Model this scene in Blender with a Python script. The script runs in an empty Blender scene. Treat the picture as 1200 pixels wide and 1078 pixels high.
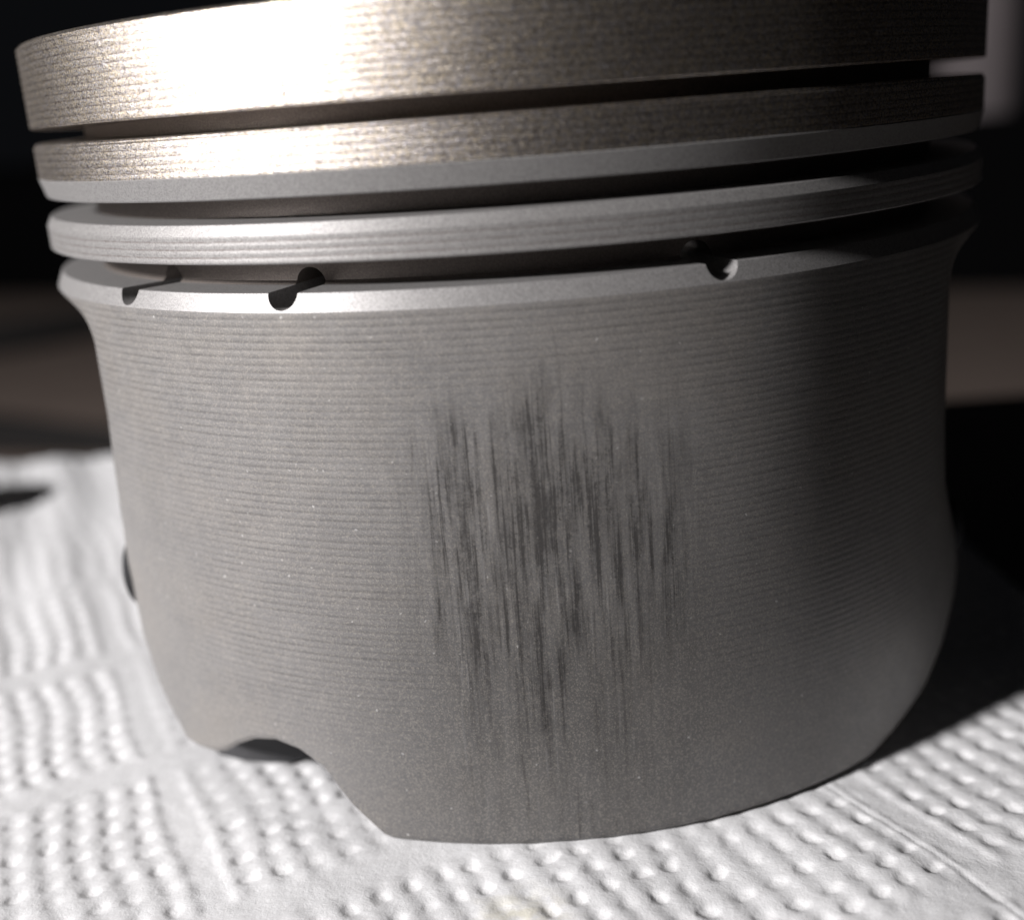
import bpy, bmesh, math, random
import numpy as np
from mathutils import Vector, Matrix

random.seed(4)
rng = np.random.default_rng(11)
MM = 0.001
S = bpy.context.scene
C = S.collection

# ------------------------------------------------------------------ camera
F_PX, PITCH, ROLL, YAW, DIST, HGT = 1383.54, 0.292766, -0.0757137, -0.0167163, 118.932, 52.944
fw = Vector((math.sin(YAW) * math.cos(PITCH), math.cos(YAW) * math.cos(PITCH), -math.sin(PITCH)))
rt = fw.cross(Vector((0, 0, 1))).normalized()
up = rt.cross(fw)
cr, sr = math.cos(ROLL), math.sin(ROLL)
r2 = cr * rt + sr * up
u2 = -sr * rt + cr * up
cam = bpy.data.cameras.new('camera')
cam.sensor_fit = 'HORIZONTAL'
cam.sensor_width = 36.0
cam.lens = F_PX / 1200.0 * 36.0
cam.clip_start = 0.002
cam.clip_end = 50.0
co = bpy.data.objects.new('camera', cam)
C.objects.link(co)
m = Matrix((r2, u2, -fw)).transposed().to_4x4()
m.translation = Vector((0, -DIST, HGT)) * MM
co.matrix_world = m
cam.dof.use_dof = True
cam.dof.focus_distance = 0.0835
cam.dof.aperture_fstop = 16.0
S.camera = co

# ------------------------------------------------------------------ light
w = bpy.data.worlds.new('World')
S.world = w
w.use_nodes = True
bg = w.node_tree.nodes['Background']
bg.inputs[0].default_value = (0.8, 0.85, 1.0, 1)
bg.inputs[1].default_value = 0.004

LAMP = (-412.0, -272.0, 238.0)
ld = bpy.data.lights.new('work_lamp', 'POINT')
ld.energy = 22.0
ld.color = (1.0, 0.97, 0.96)
ld.shadow_soft_size = 0.027
lo = bpy.data.objects.new('work_lamp', ld)
lo.location = Vector(LAMP) * MM
C.objects.link(lo)

S.view_settings.view_transform = 'Standard'
S.view_settings.look = 'None'
S.view_settings.exposure = 0.0
S.view_settings.gamma = 1.0

# ------------------------------------------------------------------ node helpers
class NT:
    def __init__(self, name):
        self.m = bpy.data.materials.new(name)
        self.m.use_nodes = True
        self.t = self.m.node_tree
        self.b = self.t.nodes['Principled BSDF']
        self.tc = None
    def n(self, typ, **kw):
        o = self.t.nodes.new(typ)
        for k, v in kw.items():
            setattr(o, k, v)
        return o
    def l(self, a, b):
        self.t.links.new(a, b)
    def put(self, sock, v):
        if hasattr(v, 'is_linked'):
            self.l(v, sock)
        else:
            sock.default_value = v
    def obj(self):
        if self.tc is None:
            self.tc = self.n('ShaderNodeTexCoord')
        return self.tc.outputs['Object']
    def sep(self, v):
        s = self.n('ShaderNodeSeparateXYZ')
        self.l(v, s.inputs[0])
        return s.outputs
    def comb(self, x, y, z):
        s = self.n('ShaderNodeCombineXYZ')
        for i, v in enumerate((x, y, z)):
            self.put(s.inputs[i], v)
        return s.outputs[0]
    def math(self, op, a, b=0.0, c=0.0, clamp=False):
        s = self.n('ShaderNodeMath', operation=op, use_clamp=clamp)
        for i, v in enumerate((a, b, c)):
            self.put(s.inputs[i], v)
        return s.outputs[0]
    def noise(self, vec, scale, detail=2.0, rough=0.5, color=False):
        s = self.n('ShaderNodeTexNoise')
        self.l(vec, s.inputs['Vector'])
        s.inputs['Scale'].default_value = scale
        s.inputs['Detail'].default_value = detail
        s.inputs['Roughness'].default_value = rough
        return s.outputs['Color' if color else 'Fac']
    def ramp(self, fac, lo, hi, a=0.0, b=1.0):
        s = self.n('ShaderNodeMapRange')
        s.clamp = True
        self.put(s.inputs['Value'], fac)
        for k, v in zip(('From Min', 'From Max', 'To Min', 'To Max'), (lo, hi, a, b)):
            self.put(s.inputs[k], v)
        return s.outputs[0]
    def mix(self, fac, a, b):
        s = self.n('ShaderNodeMix', data_type='RGBA')
        self.put(s.inputs[0], fac)
        for i, v in ((6, a), (7, b)):
            if hasattr(v, 'is_linked'):
                self.l(v, s.inputs[i])
            else:
                s.inputs[i].default_value = (*v, 1) if len(v) == 3 else v
        return s.outputs[2]
    def bump(self, h, dist, strength=1.0, normal=None):
        s = self.n('ShaderNodeBump')
        self.put(s.inputs['Strength'], strength)
        s.inputs['Distance'].default_value = dist
        self.l(h, s.inputs['Height'])
        if normal is not None:
            self.l(normal, s.inputs['Normal'])
        return s.outputs[0]
    def set(self, **kw):
        for k, v in kw.items():
            k = k.replace('_', ' ')
            s = self.b.inputs[k]
            if hasattr(v, 'is_linked'):
                self.l(v, s)
            elif isinstance(v, tuple) and len(v) == 3:
                s.default_value = (*v, 1)
            else:
                s.default_value = v
        return self.m

PITCH_MM = 0.53
def tool_marks(t, z, jitter_vec, phase=0.0):
    """turned finish: rings every half millimetre, sharp valleys, slightly uneven"""
    j = t.noise(jitter_vec, 160.0, 1.0)
    ph = t.math('ADD', t.math('MULTIPLY', z, 2 * math.pi / (PITCH_MM * MM)), t.math('MULTIPLY', j, 0.8))
    s = t.math('SINE', t.math('ADD', ph, phase))
    return t.math('MULTIPLY_ADD', s, 0.5, 0.5)

def cyl_coords(t):
    o = t.obj()
    x, y, z = t.sep(o)
    ang = t.math('ARCTAN2', x, t.math('MULTIPLY', y, -1.0))
    u = t.math('MULTIPLY', ang, 43 * MM)
    return o, u, z

# --- grey coated skirt
def make_skirt_mat():
    t = NT('grey_skirt_coating')
    o, u, z = cyl_coords(t)
    uz = t.comb(u, 0.0, z)
    at = t.n('ShaderNodeAttribute', attribute_name='wear')
    wx, wy, wz = t.sep(at.outputs['Vector'])      # streaks, rubbed zone, tool mark depth
    # fine vertical scratches
    v1 = t.comb(t.math('MULTIPLY', u, 1.0), 0.0, t.math('MULTIPLY', z, 0.03))
    v2 = t.comb(t.math('MULTIPLY', u, 1.0), 3.0, t.math('MULTIPLY', z, 0.12))
    n1 = t.noise(v1, 3400.0, 4.0, 0.65)
    n3 = t.noise(t.comb(u, 7.0, t.math('MULTIPLY', z, 0.10)), 900.0, 5.0, 0.62)
    n4 = t.noise(o, 2200.0, 5.0, 0.75)
    n2 = t.noise(v2, 1100.0, 3.0, 0.6)
    fine = t.noise(o, 7000.0, 3.0, 0.7)
    lines = t.math('MULTIPLY', t.ramp(n1, 0.47, 0.60), t.ramp(n2, 0.36, 0.58))
    lines = t.math('MULTIPLY', lines, wy)
    core = t.math('MULTIPLY', wx, t.ramp(fine, 0.28, 0.62, 0.45, 1.0))
    core = t.math('MULTIPLY', core, t.math('MULTIPLY', t.ramp(n1, 0.38, 0.58, 0.35, 1.1), t.ramp(n4, 0.36, 0.56, 0.4, 1.0)))
    speck = t.math('MULTIPLY', t.ramp(t.noise(o, 3800.0, 4.0, 0.75), 0.52, 0.64), t.math('MULTIPLY', wy, t.ramp(n2, 0.42, 0.6)))
    dark = t.math('ADD', t.math('MULTIPLY', core, 0.95), t.math('MULTIPLY', lines, 0.66))
    dark = t.math('ADD', dark, t.math('MULTIPLY', speck, 0.5))
    dark = t.math('ADD', dark, t.math('MULTIPLY', t.math('MULTIPLY', wy, t.ramp(n2, 0.3, 0.6)), 0.15))
    smudge = t.math('MULTIPLY', t.ramp(n3, 0.40, 0.64), t.ramp(n4, 0.33, 0.60, 0.45, 1.0))
    dark = t.math('ADD', dark, t.math('MULTIPLY', t.math('MULTIPLY', wy, smudge), 0.62), clamp=True)
    # coating tone
    blot = t.noise(o, 220.0, 5.0, 0.6)
    pat = t.noise(o, 900.0, 4.0, 0.6)
    base = t.mix(t.ramp(blot, 0.35, 0.65), SK_A, SK_B)
    base = t.mix(t.ramp(pat, 0.3, 0.7, 0.0, 0.35), base, SK_C)
    base = t.mix(t.ramp(t.noise(o, 85.0, 4.0, 0.65), 0.46, 0.68, 0.0, 0.40), base, (0.27, 0.245, 0.22))
    grain = t.noise(o, 9000.0, 2.0, 0.6)
    base = t.mix(t.ramp(grain, 0.3, 0.7, 0.0, 0.30), base, (0.32, 0.305, 0.29))
    bn = t.n('ShaderNodeAttribute', attribute_name='lower_dark')
    base = t.mix(t.math('MULTIPLY', bn.outputs['Fac'], t.ramp(blot, 0.3, 0.7, 0.56, 0.78)), base, (0.075, 0.074, 0.075))  # mixes a darker grey into the lower front of the skirt
    tm = tool_marks(t, z, o)
    tmm = t.math('MULTIPLY', wz, t.ramp(t.noise(o, 500.0, 3.0), 0.25, 0.6, 0.55, 1.0))
    valley = t.math('MULTIPLY', t.ramp(tm, 0.0, 0.5, 1.0, 0.0), tmm)
    base = t.mix(t.math('MULTIPLY', valley, t.ramp(t.noise(t.comb(t.math('MULTIPLY', u, 0.06), 0.0, z), 2200.0, 2.0, 0.6), 0.32, 0.68, 0.18, 0.62)), base, (0.07, 0.067, 0.065))
    n5 = t.noise(t.comb(t.math('MULTIPLY', u, 1.0), 11.0, t.math('MULTIPLY', z, 0.05)), 3600.0, 2.0, 0.5)
    base = t.mix(t.math('MULTIPLY', t.math('MULTIPLY', t.ramp(n5, 0.60, 0.70), wy), 0.5), base, (0.34, 0.335, 0.335))
    vo = t.n('ShaderNodeTexVoronoi', feature='F1')
    t.l(o, vo.inputs['Vector']); vo.inputs['Scale'].default_value = 7000.0
    c1_, c2_, c3_ = t.sep(vo.outputs['Color'])
    vg = t.n('ShaderNodeTexVoronoi', feature='F1')
    t.l(o, vg.inputs['Vector']); vg.inputs['Scale'].default_value = 10500.0
    g1_, g2_, g3_ = t.sep(vg.outputs['Color'])
    base = t.mix(t.math('MULTIPLY', g1_, 0.32), base, (0.10, 0.098, 0.10))
    base = t.mix(t.math('MULTIPLY', t.math('POWER', g2_, 3.0), 0.30), base, (0.50, 0.46, 0.40))
    base = t.mix(t.ramp(c1_, 0.9985, 1.0, 0.0, 0.45), base, (0.75, 0.74, 0.73))  # rare bright cells put tiny metal glints into the colour
    col = t.mix(t.math('MULTIPLY', dark, 0.80), base, (0.034, 0.032, 0.032))
    b1 = t.bump(tm, 0.9e-5, tmm)
    b2 = t.bump(grain, 8e-6, 0.8, b1)
    rough = t.math('ADD', t.ramp(pat, 0.3, 0.7, 0.40, 0.52), t.math('MULTIPLY', dark, 0.06))
    return t.set(Base_Color=col, Metallic=0.28, Roughness=rough, Normal=b2, Specular_IOR_Level=t.math('MULTIPLY_ADD', dark, -0.28, 0.35))
SK_A, SK_B, SK_C = (0.190, 0.187, 0.191), (0.232, 0.227, 0.229), (0.262, 0.253, 0.250)

# --- turned aluminium lands
SCR = (-18.9, 53.8, 56.4)
def make_land_mat(name, a, b, rough, marks, grain_amp, metallic=1.0, spark=0.8, zlo=None, zhi=None):
    t = NT(name)
    o, u, z = cyl_coords(t)
    tm = tool_marks(t, z, o, 0.7)
    if zlo is not None:
        tm_m = t.math('MULTIPLY', t.math('GREATER_THAN', z, zlo * MM), t.math('LESS_THAN', z, zhi * MM))
    else:
        tm_m = 1.0
    grain = t.noise(o, 10500.0, 2.0, 0.7)
    vo = t.n('ShaderNodeTexVoronoi', feature='F1')
    t.l(o, vo.inputs['Vector']); vo.inputs['Scale'].default_value = 11500.0
    cr_, cg_, cb_ = t.sep(vo.outputs['Color'])
    col = t.mix(cr_, a, b)
    col = t.mix(t.math('MULTIPLY', t.math('POWER', cg_, 1.5), spark), col, (0.07, 0.06, 0.065))  # sparkle of the turned metal put into the cell colours
    valley = t.math('MULTIPLY', t.ramp(tm, 0.0, 0.22, 1.0, 0.0), t.math('MULTIPLY', tm_m, t.ramp(t.noise(o, 2500.0, 3.0), 0.35, 0.6, 0.3, 1.0)))
    col = t.mix(t.math('MULTIPLY', valley, 0.65), col, (0.16, 0.13, 0.12))
    if spark > 0.8 and zlo is None:
        # a short dark scratch running down the top land
        wv = t.math('MULTIPLY', t.math('SUBTRACT', t.noise(t.comb(0.0, 0.0, z), 1500.0, 2.0), 0.5), 0.25 * MM)
        off = t.math('ABSOLUTE', t.math('ADD', t.math('SUBTRACT', u, math.radians(SCR[0]) * 43 * MM), wv))
        k = t.math('MULTIPLY', t.ramp(off, 0.03 * MM, 0.10 * MM, 1.0, 0.0), t.math('MULTIPLY', t.math('GREATER_THAN', z, SCR[1] * MM), t.math('LESS_THAN', z, SCR[2] * MM)))
        k = t.math('MULTIPLY', k, t.ramp(t.noise(t.comb(0.0, 5.0, z), 1800.0, 1.0), 0.4, 0.55))
        col = t.mix(k, col, (0.02, 0.018, 0.018))
    nb = t.bump(grain, grain_amp, 1.0, t.bump(tm, marks, tm_m))
    return t.set(Base_Color=col, Metallic=metallic, Roughness=t.ramp(grain, 0.3, 0.7, rough - 0.06, rough + 0.08), Normal=nb)

M_SKIRT = make_skirt_mat()
M_TOP = make_land_mat('turned_crown_aluminium', (0.86, 0.72, 0.49), (0.68, 0.67, 0.74), 0.36, 0.6e-5, 3.4e-5, spark=0.85)
M_SEC = make_land_mat('turned_land_aluminium', (0.84, 0.72, 0.52), (0.67, 0.66, 0.73), 0.37, 0.6e-5, 3.3e-5, spark=0.85, zlo=49.95, zhi=52.15)
M_THIRD = make_land_mat('clean_land_aluminium', (0.34, 0.333, 0.33), (0.42, 0.41, 0.405), 0.44, 1.2e-5, 1.4e-5, metallic=0.5, spark=0.4, zlo=43.9, zhi=45.75)
M_BAND = make_land_mat('smooth_land_aluminium', (0.33, 0.325, 0.325), (0.38, 0.375, 0.372), 0.45, 0.0, 1.0e-5, metallic=0.5, spark=0.35, zlo=500, zhi=501)
M_GROOVE = make_land_mat('groove_aluminium', (0.19, 0.165, 0.15), (0.25, 0.22, 0.20), 0.5, 0.0, 1e-5, metallic=0.6, spark=0.3, zlo=500, zhi=501)
M_COLLAR = make_land_mat('collar_aluminium', (0.30, 0.294, 0.293), (0.36, 0.353, 0.35), 0.47, 0.0, 1.2e-5, metallic=0.4, spark=0.4, zlo=500, zhi=501)

def simple(name, col, rough=0.5, metallic=0.0, var=0.25, scale=300.0, bump=0.0):
    t = NT(name)
    o = t.obj()
    n = t.noise(o, scale, 4.0, 0.6)
    c = t.mix(t.ramp(n, 0.3, 0.7), tuple(v * (1 - var) for v in col), tuple(v * (1 + var) for v in col))
    kw = {}
    if bump:
        kw['Normal'] = t.bump(n, bump)
    return t.set(Base_Color=c, Roughness=rough, Metallic=metallic, **kw)

M_DARK = simple('dark_oxide', (0.012, 0.012, 0.014), 0.85, 0.0)
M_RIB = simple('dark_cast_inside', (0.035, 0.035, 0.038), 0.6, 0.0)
M_BLACK = simple('black_plastic', (0.003, 0.003, 0.0035), 0.9)
M_BLACK.node_tree.nodes['Principled BSDF'].inputs['Specular IOR Level'].default_value = 0.08
M_ROD = simple('dark_handle', (0.013, 0.012, 0.012), 0.6)
M_POST = simple('grey_painted_tube', (0.30, 0.265, 0.275), 0.6, 0.0, 0.1)

def make_paper():
    t = NT('white_paper_towel')
    o = t.obj()
    f1 = t.noise(o, 1500.0, 5.0, 0.7)
    f2 = t.noise(o, 5200.0, 3.0, 0.7)
    col = t.mix(t.ramp(f1, 0.3, 0.7), (0.63, 0.63, 0.64), (0.71, 0.715, 0.73))
    pd = t.n('ShaderNodeAttribute', attribute_name='pressed_dot')
    col = t.mix(t.math('MULTIPLY', pd.outputs['Fac'], 0.45), col, (0.86, 0.86, 0.87))
    x, y, z = t.sep(o)
    d = t.math('SQRT', t.math('ADD', t.math('POWER', t.math('SUBTRACT', x, -3.0 * MM), 2.0), t.math('POWER', t.math('SUBTRACT', y, -51.5 * MM), 2.0)))
    st = t.math('MULTIPLY', t.ramp(d, 0.5 * MM, 5.0 * MM, 1.0, 0.0), t.ramp(t.noise(o, 700.0, 3.0), 0.38, 0.62))
    col = t.mix(t.math('MULTIPLY', st, 0.55), col, (0.60, 0.56, 0.40))
    nb = t.bump(f2, 3.0e-5, 0.7, t.bump(f1, 1.2e-4, 0.6))
    return t.set(Base_Color=col, Roughness=0.95, Normal=nb, Specular_IOR_Level=0.15)
M_PAPER = make_paper()

def make_wood():
    t = NT('brown_table_wood')
    o = t.obj()
    x, y, z = t.sep(o)
    n = t.noise(t.comb(t.math('MULTIPLY', x, 0.12), y, z), 160.0, 5.0, 0.6)
    col = t.mix(t.ramp(n, 0.3, 0.7), (0.22, 0.17, 0.145), (0.34, 0.27, 0.235))
    return t.set(Base_Color=col, Roughness=0.7)
M_WOOD = make_wood()
M_BENCH = simple('dark_bench_top', (0.03, 0.025, 0.022), 0.6)

# ------------------------------------------------------------------ mesh helpers
def link(name, me, mat, parent=None, sharp=25):
    me.materials.append(mat)
    me.shade_smooth()
    if sharp:
        me.set_sharp_from_angle(angle=math.radians(sharp))
    o = bpy.data.objects.new(name, me)
    C.objects.link(o)
    if parent is not None:
        o.parent = parent
    return o

def lathe_mesh(name, prof, seg=360, closed=True):
    """prof: list of (r, z) in mm, walked round the closed outline of a ring (or an open run)"""
    a = np.linspace(0, 2 * np.pi, seg, endpoint=False)
    p = np.array(prof) * MM
    v = np.stack([np.outer(p[:, 0], np.sin(a)), np.outer(p[:, 0], -np.cos(a)), np.outer(p[:, 1], np.ones(seg))], -1).reshape(-1, 3)
    n = len(prof)
    f = []
    for i in range(n if closed else n - 1):
        j = (i + 1) % n
        for k in range(seg):
            q = (k + 1) % seg
            f.append((i * seg + k, i * seg + q, j * seg + q, j * seg + k))
    me = bpy.data.meshes.new(name)
    me.from_pydata(v.tolist(), [], f)
    bm = bmesh.new()
    bm.from_mesh(me)
    bmesh.ops.remove_doubles(bm, verts=bm.verts, dist=1e-7)
    bmesh.ops.recalc_face_normals(bm, faces=bm.faces)
    bm.to_mesh(me)
    bm.free()
    return me

def tag(o, label=None, cat=None, kind=None, group=None):
    if label: o['label'] = label
    if cat: o['category'] = cat
    if kind: o['kind'] = kind
    if group: o['group'] = group
    return o

# ------------------------------------------------------------------ the piston
piston = bpy.data.objects.new('engine_piston', None)
piston.empty_display_size = 0.02
C.objects.link(piston)
tag(piston, 'grey aluminium engine piston with a scuffed skirt standing on white paper towel', 'piston')

Z1, Z2, Z3, Z4, Z5, Z6 = 53.72, 52.48, 48.07, 46.51, 43.81, 41.83
RG = 38.7
# top land and crown
link('top_land', lathe_mesh('top_land', [(0.0, 58.2), (24, 58.3), (30, 58.9), (34, 60.2), (42.7, 60.2), (43, 59.95), (43, Z1 + .12), (42.9, Z1), (RG - .6, Z1), (RG - .6, Z1 - .05), (0.0, Z1 - .05)], closed=False), M_TOP, piston, 20)
# first groove floor
link('ring_groove', lathe_mesh('ring_groove', [(RG, Z2 - .5), (RG, Z1 - .01), (30, Z1 - .01), (30, Z2 - .5)]), M_GROOVE, piston)
# second land: rough turned upper part, smooth tapered band below
link('second_land', lathe_mesh('second_land', [(30, Z2), (42.72, Z2), (42.86, Z2 - .10), (42.86, Z2 - .2), (43, Z2 - .32), (43, 49.78), (42.98, 49.74), (42.98, 49.70), (30, 49.70)]), M_SEC, piston, 20)
link('land_band', lathe_mesh('land_band', [(30, 49.69), (42.97, 49.69), (43.03, 49.62), (43.0, 49.5), (42.62, Z3 + .1), (42.5, Z3), (30, Z3)]), M_BAND, piston, 20)
link('ring_groove', lathe_mesh('ring_groove', [(RG, Z4 - .5), (RG, Z3 + .3), (30.5, Z3 + .3), (30.5, Z4 - .5)]), M_GROOVE, piston)
link('third_land', lathe_mesh('third_land', [(30, Z4), (42.52, Z4), (42.62, Z4 - .06), (43, Z4 - .78), (43, Z5 + .1), (42.9, Z5), (30, Z5)]), M_THIRD, piston, 20)

# oil ring groove with its drilled drain holes
ZC = 40.55
collar = lathe_mesh('oil_ring_groove', [(34, Z5 + .4), (RG, Z5 + .4), (RG, Z6 + .25), (RG + .25, Z6), (42.38, Z6), (42.48, Z6 - .05), (43.0, ZC), (42.99, ZC - .15), (34, ZC - .15)], seg=480)
co_ = bpy.data.objects.new('oil_ring_groove', collar)
C.objects.link(co_)
cutters = []
for az in (-42.6, -22.0, 18.6, 158, 178, -162, 138):
    bm = bmesh.new()
    bmesh.ops.create_cone(bm, cap_ends=True, segments=40, radius1=1.18 * MM, radius2=1.18 * MM, depth=14 * MM)
    a = math.radians(az)
    d = Vector((math.sin(a), -math.cos(a), 0))
    bm.transform(Matrix.Translation(d * 39 * MM + Vector((0, 0, (Z6 + .02) * MM))) @ d.to_track_quat('Z', 'Y').to_matrix().to_4x4())
    cm = bpy.data.meshes.new('cutter')
    bm.to_mesh(cm); bm.free()
    c = bpy.data.objects.new('cutter', cm)
    C.objects.link(c)
    cutters.append(c)
    md = co_.modifiers.new('hole', 'BOOLEAN')
    md.operation = 'DIFFERENCE'; md.solver = 'EXACT'; md.object = c
dg = bpy.context.evaluated_depsgraph_get()
ev = bpy.data.meshes.new_from_object(co_.evaluated_get(dg))
bpy.data.objects.remove(co_)
for c in cutters:
    bpy.data.objects.remove(c)
ev.name = 'oil_ring_groove'
ev.materials.clear()
og = link('oil_ring_groove', ev, M_COLLAR, piston, 20)
ev.materials.append(M_GROOVE)
for p_ in ev.polygons:
    if math.hypot(p_.center.x, p_.center.y) < 39.2 * MM and p_.center.z > (Z6 + .02) * MM:
        p_.material_index = 1

# ---- skirt: shell whose radius and lower edge change round the piston
STREAKS = [(-7.8, 29.3, -7.6, 25.9, 0.48, 0.5), (-6.5, 26.8, -6.1, 17.6, 0.73, 0.75), (-6.1, 17.6, -5.7, 12.5, 0.73, 0.65), (-4.7, 32.2, -4.8, 29.8, 0.3, 0.5), (-3.4, 33.0, -3.3, 29.8, 0.42, 0.5), (-0.0, 33.0, 0.2, 27.8, 0.36, 0.7), (-0.4, 26.3, 0.2, 23.7, 0.85, 0.6), (0.0, 23.8, 0.2, 20.6, 0.48, 0.5), (0.2, 20.6, -0.3, 16.0, 0.85, 0.8), (0.1, 15.0, 0.2, 13.0, 0.42, 0.6), (-1.5, 27.6, -1.3, 24.8, 0.24, 0.5), (-4.7, 27.4, -4.6, 24.0, 0.3, 0.65), (5.0, 34.0, 4.9, 28.4, 0.15, 0.9), (4.9, 28.4, 5.1, 23.7, 0.15, 0.8), (4.0, 29.9, 4.1, 27.0, 0.42, 0.8), (2.9, 38.0, 2.9, 35.0, 0.1, 0.7), (2.9, 35.0, 2.9, 30.2, 0.15, 0.7), (7.3, 31.2, 7.4, 28.2, 0.24, 0.6), (7.4, 28.2, 7.3, 23.2, 0.55, 0.75), (7.4, 24.5, 7.4, 19.4, 0.67, 0.8), (7.2, 19.4, 6.9, 16.5, 0.48, 0.4), (6.8, 16.5, 6.8, 13.5, 0.73, 0.5), (9.2, 33.7, 9.2, 30.5, 0.12, 0.55), (9.7, 33.5, 9.7, 29.2, 0.12, 0.45), (10.3, 27.7, 10.4, 24.4, 0.61, 0.5), (10.5, 22.9, 10.5, 19.0, 0.48, 0.55), (12.2, 26.9, 12.2, 22.7, 0.42, 0.65), (12.1, 24.0, 12.1, 21.4, 0.55, 0.6), (14.0, 25.0, 14.0, 21.2, 0.36, 0.4), (3.3, 21.6, 3.1, 17.0, 0.36, 0.75), (-3.3, 19.3, -3.3, 15.8, 0.36, 0.45), (-8.6, 24.1, -8.7, 19.9, 0.55, 0.5), (-9.6, 20.2, -9.8, 16.8, 0.12, 0.6), (1.7, 15.2, 1.3, 12.2, 0.48, 0.4), (-2.8, 7.0, -2.6, 3.3, 0.24, 0.5), (2.3, 4.1, 2.4, 0.5, 0.61, 0.35), (5.8, 1.6, 5.8, 0.0, 0.18, 0.4), (3.7, 2.9, 3.7, 0.7, 0.36, 0.25), (1.9, 19.8, 1.9, 15.9, 0.3, 0.35), (4.9, 14.3, 4.7, 9.6, 0.61, 0.2), (-7.4, 24.0, -7.5, 20.8, 0.3, 0.4), (-3.1, 27.0, -3.0, 23.3, 0.48, 0.4), (-2.4, 23.9, -2.5, 20.1, 0.36, 0.4), (1.8, 27.4, 1.8, 23.7, 0.36, 0.45), (3.0, 26.7, 3.0, 23.6, 0.3, 0.4), (5.7, 25.9, 5.5, 20.8, 0.36, 0.3), (8.9, 26.2, 9.1, 23.0, 0.48, 0.3), (-10.7, 31.5, -10.9, 29.0, 0.15, 0.5), (-12.1, 23.4, -12.2, 22.1, 0.24, 0.4), (-6.1, 29.0, -5.8, 26.5, 0.55, 0.45), (-1.3, 26.3, -1.3, 21.3, 0.42, 0.4), (2.0, 23.6, 2.2, 19.8, 0.36, 0.5), (1.4, 29.8, 1.5, 26.8, 0.3, 0.45), (-5.5, 11.5, -5.5, 8.0, 0.55, 0.2), (-0.2, 11.3, -0.2, 6.4, 0.73, 0.2), (7.6, 11.3, 7.5, 5.8, 0.73, 0.15), (-1.5, 34.7, -1.6, 32.4, 0.24, 0.3), (6.1, 31.9, 6.1, 29.5, 0.24, 0.3)]

def sstep(a, b, x):
    t = np.clip((x - a) / (b - a), 0, 1)
    return t * t * (3 - 2 * t)

def zbottom(az):
    X = [-180, -150, -125, -100, -70, -60, -54, -50, -48, -46, -44, -42, -40, -38, -36, -33, -30, -27, -24, -21, -18, -17,
         60, 80, 100, 125, 150, 180]
    Y = [0, 0, 8, 14, 13, 10, 7, 5, 3.9, 3.3, 3.4, 3.6, 3.8, 4.4, 5.4, 6.5, 6.95, 6.6, 5.35, 2.3, .25, 0,
         0, 8, 14, 8, 0, 0]
    return np.interp(az, X, Y)

def radius(az, z):
    s = np.sin(np.radians(az))
    k = 1.1
    lim_l = np.interp(z, [0, 2.5, 4.6, 7.2, 11.3, 17.6, 25, 31, 38], [29.3, 31.0, 32.4, 34.2, 35.6, 36.0, 35.5, 35.0, 35.0])
    lim_r = np.interp(z, [0, 1.3, 3, 5.2, 8.2, 10.6, 13, 16, 20, 25, 38], [26.3, 29.5, 33.2, 35.6, 37.7, 38.4, 38.0, 36.6, 35.2, 34.8, 34.8])
    lim = np.where(s < 0, lim_l, lim_r)
    b = lim / np.maximum(np.abs(s), 0.3)
    cut = -np.log(np.exp(-k * (43.0 - 40)) + np.exp(-k * (b - 40))) / k + 40
    cut = np.minimum(cut, 43.0)
    # corner: the run near the front stays on the bore circle
    f = sstep(36.6, 40.6, z)
    r = cut * (1 - f) + 43.0 * f
    return r

az = np.concatenate([np.arange(-180, -60, 1.0), np.arange(-60, -16, 0.4), np.arange(-16, 19, 0.14), np.arange(19, 70, 0.5), np.arange(70, 180, 1.0)])
NA = len(az)
ts = np.concatenate([[0, .0025, .006, .010], np.linspace(.016, 1, 146)])
zb = zbottom(az)
zg = zb[None, :] + (40.56 - zb[None, :]) * ts[:, None]
ag = np.broadcast_to(az[None, :], zg.shape)
rg = radius(ag, zg) - 0.30 * (1 - sstep(0.0, 0.42, zg - zb[None, :]))
def xyz(r, a, z):
    a = np.radians(a)
    return np.stack([r * np.sin(a), -r * np.cos(a), z], -1).reshape(-1, 3) * MM
tb = np.array([0.0, .25, .5, .75, 1.0])
zi = zb[None, :] + (40.56 - zb[None, :]) * tb[:, None]
ri = radius(np.broadcast_to(az[None, :], zi.shape), zi)
edge_in = xyz((rg[0] - .35), az, zb - 0.0)
V = np.concatenate([xyz(ri[::-1] - 3.4, np.broadcast_to(az[None, :], zi.shape), zi[::-1]), edge_in[:0], xyz(rg, ag, zg)])
# soften the lower outer edge
NR = len(tb) + len(ts)
F = []
for i in range(NR - 1):
    for k in range(NA):
        q = (k + 1) % NA
        F.append((i * NA + k, i * NA + q, (i + 1) * NA + q, (i + 1) * NA + k))
me = bpy.data.meshes.new('skirt')
me.from_pydata(V.tolist(), [], F)
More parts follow.
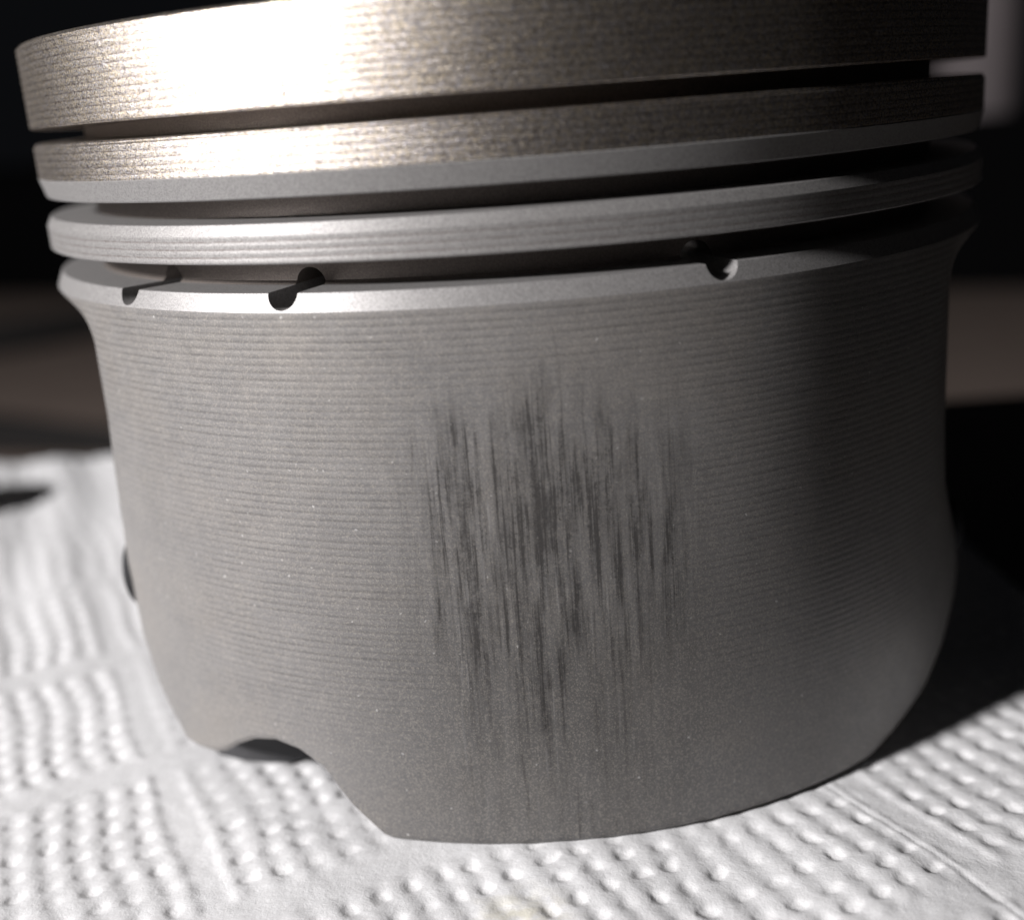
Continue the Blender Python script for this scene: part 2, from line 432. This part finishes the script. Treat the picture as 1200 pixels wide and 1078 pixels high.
# wear attribute, and a separate mask for the darker lower front
wear = np.zeros((len(V), 3))
U = np.radians(ag) * 43.0
streak = np.zeros_like(zg)
wob = rng.normal(0, 1, 64)
for n_, (a0, z0, a1, z1, wd, st) in enumerate(STREAKS):
    if z0 < 16:
        st = min(1.0, st * 1.6)
    tt = (z0 - zg) / max(z0 - z1, .1)
    ac = a0 + (a1 - a0) * np.clip(tt, 0, 1) + 0.12 * np.sin(zg * 1.1 + n_ * 2.1)
    dx = (U - np.radians(ac) * 43.0)
    ww = wd * 0.5 * (0.85 + 0.25 * np.sin(zg * 2.3 + n_ * 1.7))
    prof = 1 / (1 + (np.abs(dx) / np.maximum(ww, .07)) ** 4)
    ln = max(z0 - z1, .5)
    fade = sstep(-0.45, 0.12, tt) * (1 - sstep(0.80, 1.55, tt))
    streak = np.maximum(streak, prof * fade * st)
def wob1(x, sc, sd):
    r_ = np.random.default_rng(sd)
    return sum(np.sin(x * sc * f_ + r_.uniform(0, 6.28)) / f_ ** .6 for f_ in (1, 1.7, 2.9, 4.7, 7.9, 13.1)) / 2.2
aw = np.interp(ag, [-14, -12, -10, -8, -5, -2, 0, 2, 3.3, 4.5, 6, 7.4, 8.3, 10, 11, 12.2, 13.3, 15, 19],
               [.05, .25, .6, .95, 1, .95, 1, .9, .85, .7, .6, .95, .62, .8, .6, .8, .45, .2, 0])
zt = 34.6 + 2.2 * wob1(ag, .55, 3) - 0.016 * (ag - 1) ** 2
zl = 13.0 + 3.2 * wob1(ag, .5, 5) + 0.02 * (ag - 1) ** 2
env = aw * sstep(zl - 3.5, zl + 3.5, zg) * (1 - sstep(zt - 5, zt + 1.5, zg))
top = (0.35 + 0.65 * aw) * np.exp(-(np.abs((ag - 1.5) / 13.5)) ** 4) * sstep(-6, 8, zg) * (1 - sstep(zt - 3, zt + 4, zg)) * (0.75 + 0.4 * wob1(ag, .9, 8))
low_dark = np.exp(-(np.abs((ag - 3) / 25.0)) ** 4) * (1 - sstep(10, 31, zg + 2 * wob1(ag, .3, 21)))  # darker tone towards the bottom of the front, wavy upper limit
zone = np.clip(0.82 * env + 0.50 * top, 0, 1)
depth = np.ones_like(zg)
depth *= 1 - 0.85 * np.clip(np.exp(-(np.abs((ag - 2.5) / 14.0)) ** 4) * (1 - sstep(33, 39, zg)) * sstep(1, 8, zg), 0, 1)
depth *= 1 - 0.88 * (1 - sstep(-46, -30, ag)) * (1 - sstep(20, 36, zg))
depth *= 0.1 + 0.9 * sstep(5, 15, zg)
o0 = len(tb) * NA
wear[o0:, 0] = streak.ravel()
wear[o0:, 1] = zone.ravel()
wear[o0:, 2] = depth.ravel()
wb = np.zeros(len(V)); wb[o0:] = low_dark.ravel()
me.attributes.new('lower_dark', 'FLOAT', 'POINT').data.foreach_set('value', wb.astype(np.float32))
at = me.attributes.new('wear', 'FLOAT_VECTOR', 'POINT')
at.data.foreach_set('vector', wear.ravel().astype(np.float32))
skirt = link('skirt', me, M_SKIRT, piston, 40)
tag(skirt, 'matt grey skirt with dark vertical scuff streaks down its front')

# dark rib inside, seen through the notch in the lower edge
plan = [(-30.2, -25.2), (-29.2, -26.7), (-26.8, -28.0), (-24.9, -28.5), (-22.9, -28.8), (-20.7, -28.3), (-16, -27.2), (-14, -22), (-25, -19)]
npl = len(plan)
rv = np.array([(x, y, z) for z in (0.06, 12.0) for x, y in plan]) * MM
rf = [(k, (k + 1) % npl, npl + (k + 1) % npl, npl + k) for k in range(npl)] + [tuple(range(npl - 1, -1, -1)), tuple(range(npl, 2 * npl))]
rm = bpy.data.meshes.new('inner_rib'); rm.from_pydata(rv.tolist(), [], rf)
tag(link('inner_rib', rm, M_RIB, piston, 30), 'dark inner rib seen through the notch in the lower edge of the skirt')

# dark pin boss ends at either side of the skirt
for sx, c_, r_ in ((-1, (-35.0, -21.5, 16.1), 3.3), (1, (36.7, -19.6, 14.0), 2.8)):
    bm = bmesh.new()
    bmesh.ops.create_uvsphere(bm, u_segments=32, v_segments=16, radius=r_ * MM)
    bm.transform(Matrix.Translation(Vector(c_) * MM) @ Matrix.Diagonal((0.40, 1, 1, 1)))
    bmm = bpy.data.meshes.new('pin_boss'); bm.to_mesh(bmm); bm.free()
    tag(link('pin_boss', bmm, M_DARK, piston, 0), 'small dark rounded boss at the side edge of the skirt')

# ------------------------------------------------------------------ paper towel
E1 = np.array([0.433, -0.901]); E2 = np.array([0.901, 0.433])
def axis(lo_, hi_, fine_lo, fine_hi, f, c):
    return np.concatenate([np.arange(lo_, fine_lo, c), np.arange(fine_lo, fine_hi, f), np.arange(fine_hi, hi_ + c, c)])
gx = axis(-125, 50, -62, 50, .19, .45)
gy = axis(-57, 76, -57, 2, .19, .45)
GX, GY = np.meshgrid(gx, gy)
wx_ = sum(.16 * np.sin(a_ * GX + b_ * GY + c_) for a_, b_, c_ in ((.21, .13, 1), (-.12, .25, 2.2), (.37, -.2, .4), (.1, .45, 4)))
wy_ = sum(.16 * np.sin(a_ * GX + b_ * GY + c_) for a_, b_, c_ in ((.19, -.16, 3), (.14, .22, 5.2), (-.31, .28, 1.4), (.5, .1, 2)))
GX0, GY0 = GX, GY
GX, GY = GX + wx_, GY + wy_
e1 = E1[0] * GX + E1[1] * GY
e2 = E2[0] * GX + E2[1] * GY
P2, P1 = 47.8, 24.5
b2 = np.floor((e2 + 42.3) / P2); c2 = e2 + 39.8 - b2 * P2
b1 = np.floor((e1 - 9.65) / P1); c1 = e1 - 12.9 - b1 * P1
i2 = np.clip(np.round(c2 / 2.477), 0, 17); i1 = np.clip(np.round(c1 / 2.55), 0, 7)
GX, GY = GX0, GY0
# every dot slightly off its place and of its own depth
def h2(a, b, c, d, s):
    v = np.sin(a * 12.9898 + b * 78.233 + c * 37.719 + d * 19.19 + s * 4.1) * 43758.5453
    return v - np.floor(v)
jx = (h2(b1, b2, i1, i2, 1) - .5) * .45; jy = (h2(b1, b2, i1, i2, 2) - .5) * .45
dep = 0.45 + 0.75 * h2(b1, b2, i1, i2, 3)
ecc = 0.8 + 0.4 * h2(b1, b2, i1, i2, 4)
dd = np.sqrt(((c2 - i2 * 2.477 - jx) * ecc) ** 2 + ((c1 - i1 * 2.55 - jy) / ecc) ** 2)
DOT_SIGN = -1.0
dd = dd + 0.11 * np.sin(3.1 * GX + 1.3 * np.sin(2.3 * GY)) * np.sin(2.7 * GY + 1.1) + 0.07 * np.sin(6.1 * GX + 2.0) * np.sin(5.3 * GY)
DOTM = 1 - sstep(0.25, 0.90, dd)
H = DOT_SIGN * 0.15 * dep * DOTM
inb = (1 - sstep(1.2, 2.2, np.abs(c2 - 21.05) - 21.05)) * (1 - sstep(1.2, 2.2, np.abs(c1 - 8.925) - 8.925))
H += inb * (0.05 * (1 - np.cos(2 * np.pi * c2 / 2.477)) + 0.04 * (1 - np.cos(2 * np.pi * c1 / 2.55)))
# crease line beside the flat band, the ply next to it lying a touch higher
lc = e2 - 3.4
H += -0.11 * np.exp(-(lc / 0.24) ** 2) + 0.05 * sstep(-.1, 1.3, lc) * (1 - sstep(1.5, 6, lc))
# soft waviness
for _ in range(26):
    kx, ky = rng.normal(0, 0.16, 2); ph = rng.uniform(0, 6.28)
    H += 0.045 * np.sin(kx * GX + ky * GY + ph)
for _ in range(40):
    kx, ky = rng.normal(0, 1.6, 2); ph = rng.uniform(0, 6.28)
    H += 0.0035 * np.sin(kx * GX + ky * GY + ph)
# long folds at the far left
fl = 1 - sstep(-75, -42, GX)
H += fl * 0.25 * np.sin((0.93 * GX + 0.36 * GY) * 0.62 + 0.5 * np.sin(GY * .09))
# pressed flat where the skirt stands
rr = np.hypot(GX, GY)
press = np.exp(-((rr - 42) / 2.2) ** 2)
H = H * (1 - 0.55 * press) - 0.05 - 0.12
H = np.where((rr > 38.5) & (rr < 43.6), np.minimum(H, 0.05), H)
NXp, NYp = len(gx), len(gy)
PV = np.stack([GX, GY, H], -1).reshape(-1, 3)
idx = np.arange(NXp * NYp).reshape(NYp, NXp)
Q = np.stack([idx[:-1, :-1], idx[:-1, 1:], idx[1:, 1:], idx[1:, :-1]], -1).reshape(-1, 4)
# a rim down to the table gives the sheet its thickness
ring = np.concatenate([idx[0, :], idx[1:, -1], idx[-1, -2::-1], idx[-2:0, 0]])
low = PV[ring].copy(); low[:, 2] = -1.15
base_i = len(PV)
nr = len(ring)
k = np.arange(nr); k2 = (k + 1) % nr
R_ = np.stack([ring[k2], ring[k], base_i + k, base_i + k2], -1)
PV = np.concatenate([PV, low]) * MM
Q = np.concatenate([Q, R_])
pm = bpy.data.meshes.new('paper_towel')
pm.vertices.add(len(PV)); pm.vertices.foreach_set('co', PV.ravel().astype(np.float32))
pm.loops.add(Q.size); pm.loops.foreach_set('vertex_index', Q.ravel().astype(np.int32))
pm.polygons.add(len(Q)); pm.polygons.foreach_set('loop_start', np.arange(0, Q.size, 4, dtype=np.int32))
da = pm.attributes.new('pressed_dot', 'FLOAT', 'POINT')
da.data.foreach_set('value', np.concatenate([(DOTM * dep).ravel(), np.zeros(nr)]).astype(np.float32))
pm.update(); pm.validate()
tag(link('paper_towel', pm, M_PAPER, None, 60), 'white embossed dotted paper towel spread under the piston', 'paper towel')

# ------------------------------------------------------------------ bench and blurred things behind
def rbox(name, size, loc, mat, label=None, cat=None, kind=None, rotz=0.0, bev=2.0):
    bm = bmesh.new()
    bmesh.ops.create_cube(bm, size=1)
    bm.transform(Matrix.Diagonal((*[q * MM for q in size], 1)))
    bmesh.ops.bevel(bm, geom=bm.edges[:], offset=bev * MM, segments=3, affect='EDGES')
    me = bpy.data.meshes.new(name); bm.to_mesh(me); bm.free()
    o = link(name, me, mat, None, 30)
    o.location = Vector(loc) * MM
    o.rotation_euler = (0, 0, rotz)
    return tag(o, label, cat, kind)
FL = -110.0
rbox('workbench_top', (1400, 480, 30), (0, 80 - 240, -1.2 - 15), M_BENCH, kind='structure')
me = bpy.data.meshes.new('floor')
me.from_pydata([(-6, -3, FL * MM), (6, -3, FL * MM), (6, 6, FL * MM), (-6, 6, FL * MM)], [], [(0, 1, 2, 3)])
tag(link('floor', me, M_WOOD, None, 0), kind='structure')

def rod(name, p0, p1, prof, mat, label, cat):
    """turned handle between two points; prof: (t, radius mm)"""
    a = Vector(p0); b = Vector(p1); L = (b - a).length
    me = lathe_mesh(name, [(0.0, 0.0)] + [(r, t * L) for t, r in prof] + [(0.0, L)], seg=32, closed=False)
    o = link(name, me, mat, None, 40)
    o.rotation_euler = (b - a).to_track_quat('Z', 'Y').to_euler()
    o.location = a * MM
    return tag(o, label, cat)
rod('crowbar', (-520, 740, FL + 13), (-250, 930, FL + 13), [(0.005, 6.0), (.03, 10.0), (.4, 13), (.6, 12), (.97, 9.0), (.995, 6.0)], M_ROD,
    'dark bar lying farther back on the brown boards at left', 'bar')
rod('hammer_handle', (-420, 560, FL + 11), (-150, 440, FL + 11), [(0.005, 7.0), (.03, 11.5), (.5, 11), (.7, 8), (.98, 6.5), (.997, 4)], M_ROD,
    'dark thick handle lying just behind the paper towel at left', 'handle')
# dark knob on the paper at the left frame edge
me = lathe_mesh('dark_knob', [(0, 0.1), (5.5, 0.1), (7.0, 1.2), (7.4, 3.0), (6.4, 5.0), (3.5, 6.2), (0, 6.5)], seg=48, closed=False)
k_ = tag(link('dark_knob', me, M_ROD, None, 40), 'dark rounded knob on the paper towel at the left edge of the photo', 'knob')
k_.location = (-0.0885, 0.050, 0.0)
ang = math.atan2(787 - 1200, 356 + 580)
ux, uy = math.cos(ang), math.sin(ang)
mx, my = (-580 + 356) / 2, (1200 + 787) / 2
rbox('storage_chest', (1900, 300, 128), (mx - uy * 150, my + ux * 150, FL + 64), M_BLACK, 'long low black chest standing at the back of the brown boards', 'chest', rotz=ang, bev=4)
me = lathe_mesh('grey_tube', [(0, 0), (31.5, 0), (32, .6), (32, 259), (31, 260), (0, 260)], seg=64, closed=False)
g_ = tag(link('grey_tube', me, M_POST, None, 40), 'grey upright tube standing on the black chest at right', 'tube')
g_.location = (0.366, 0.845, (FL + 128.1) * MM)
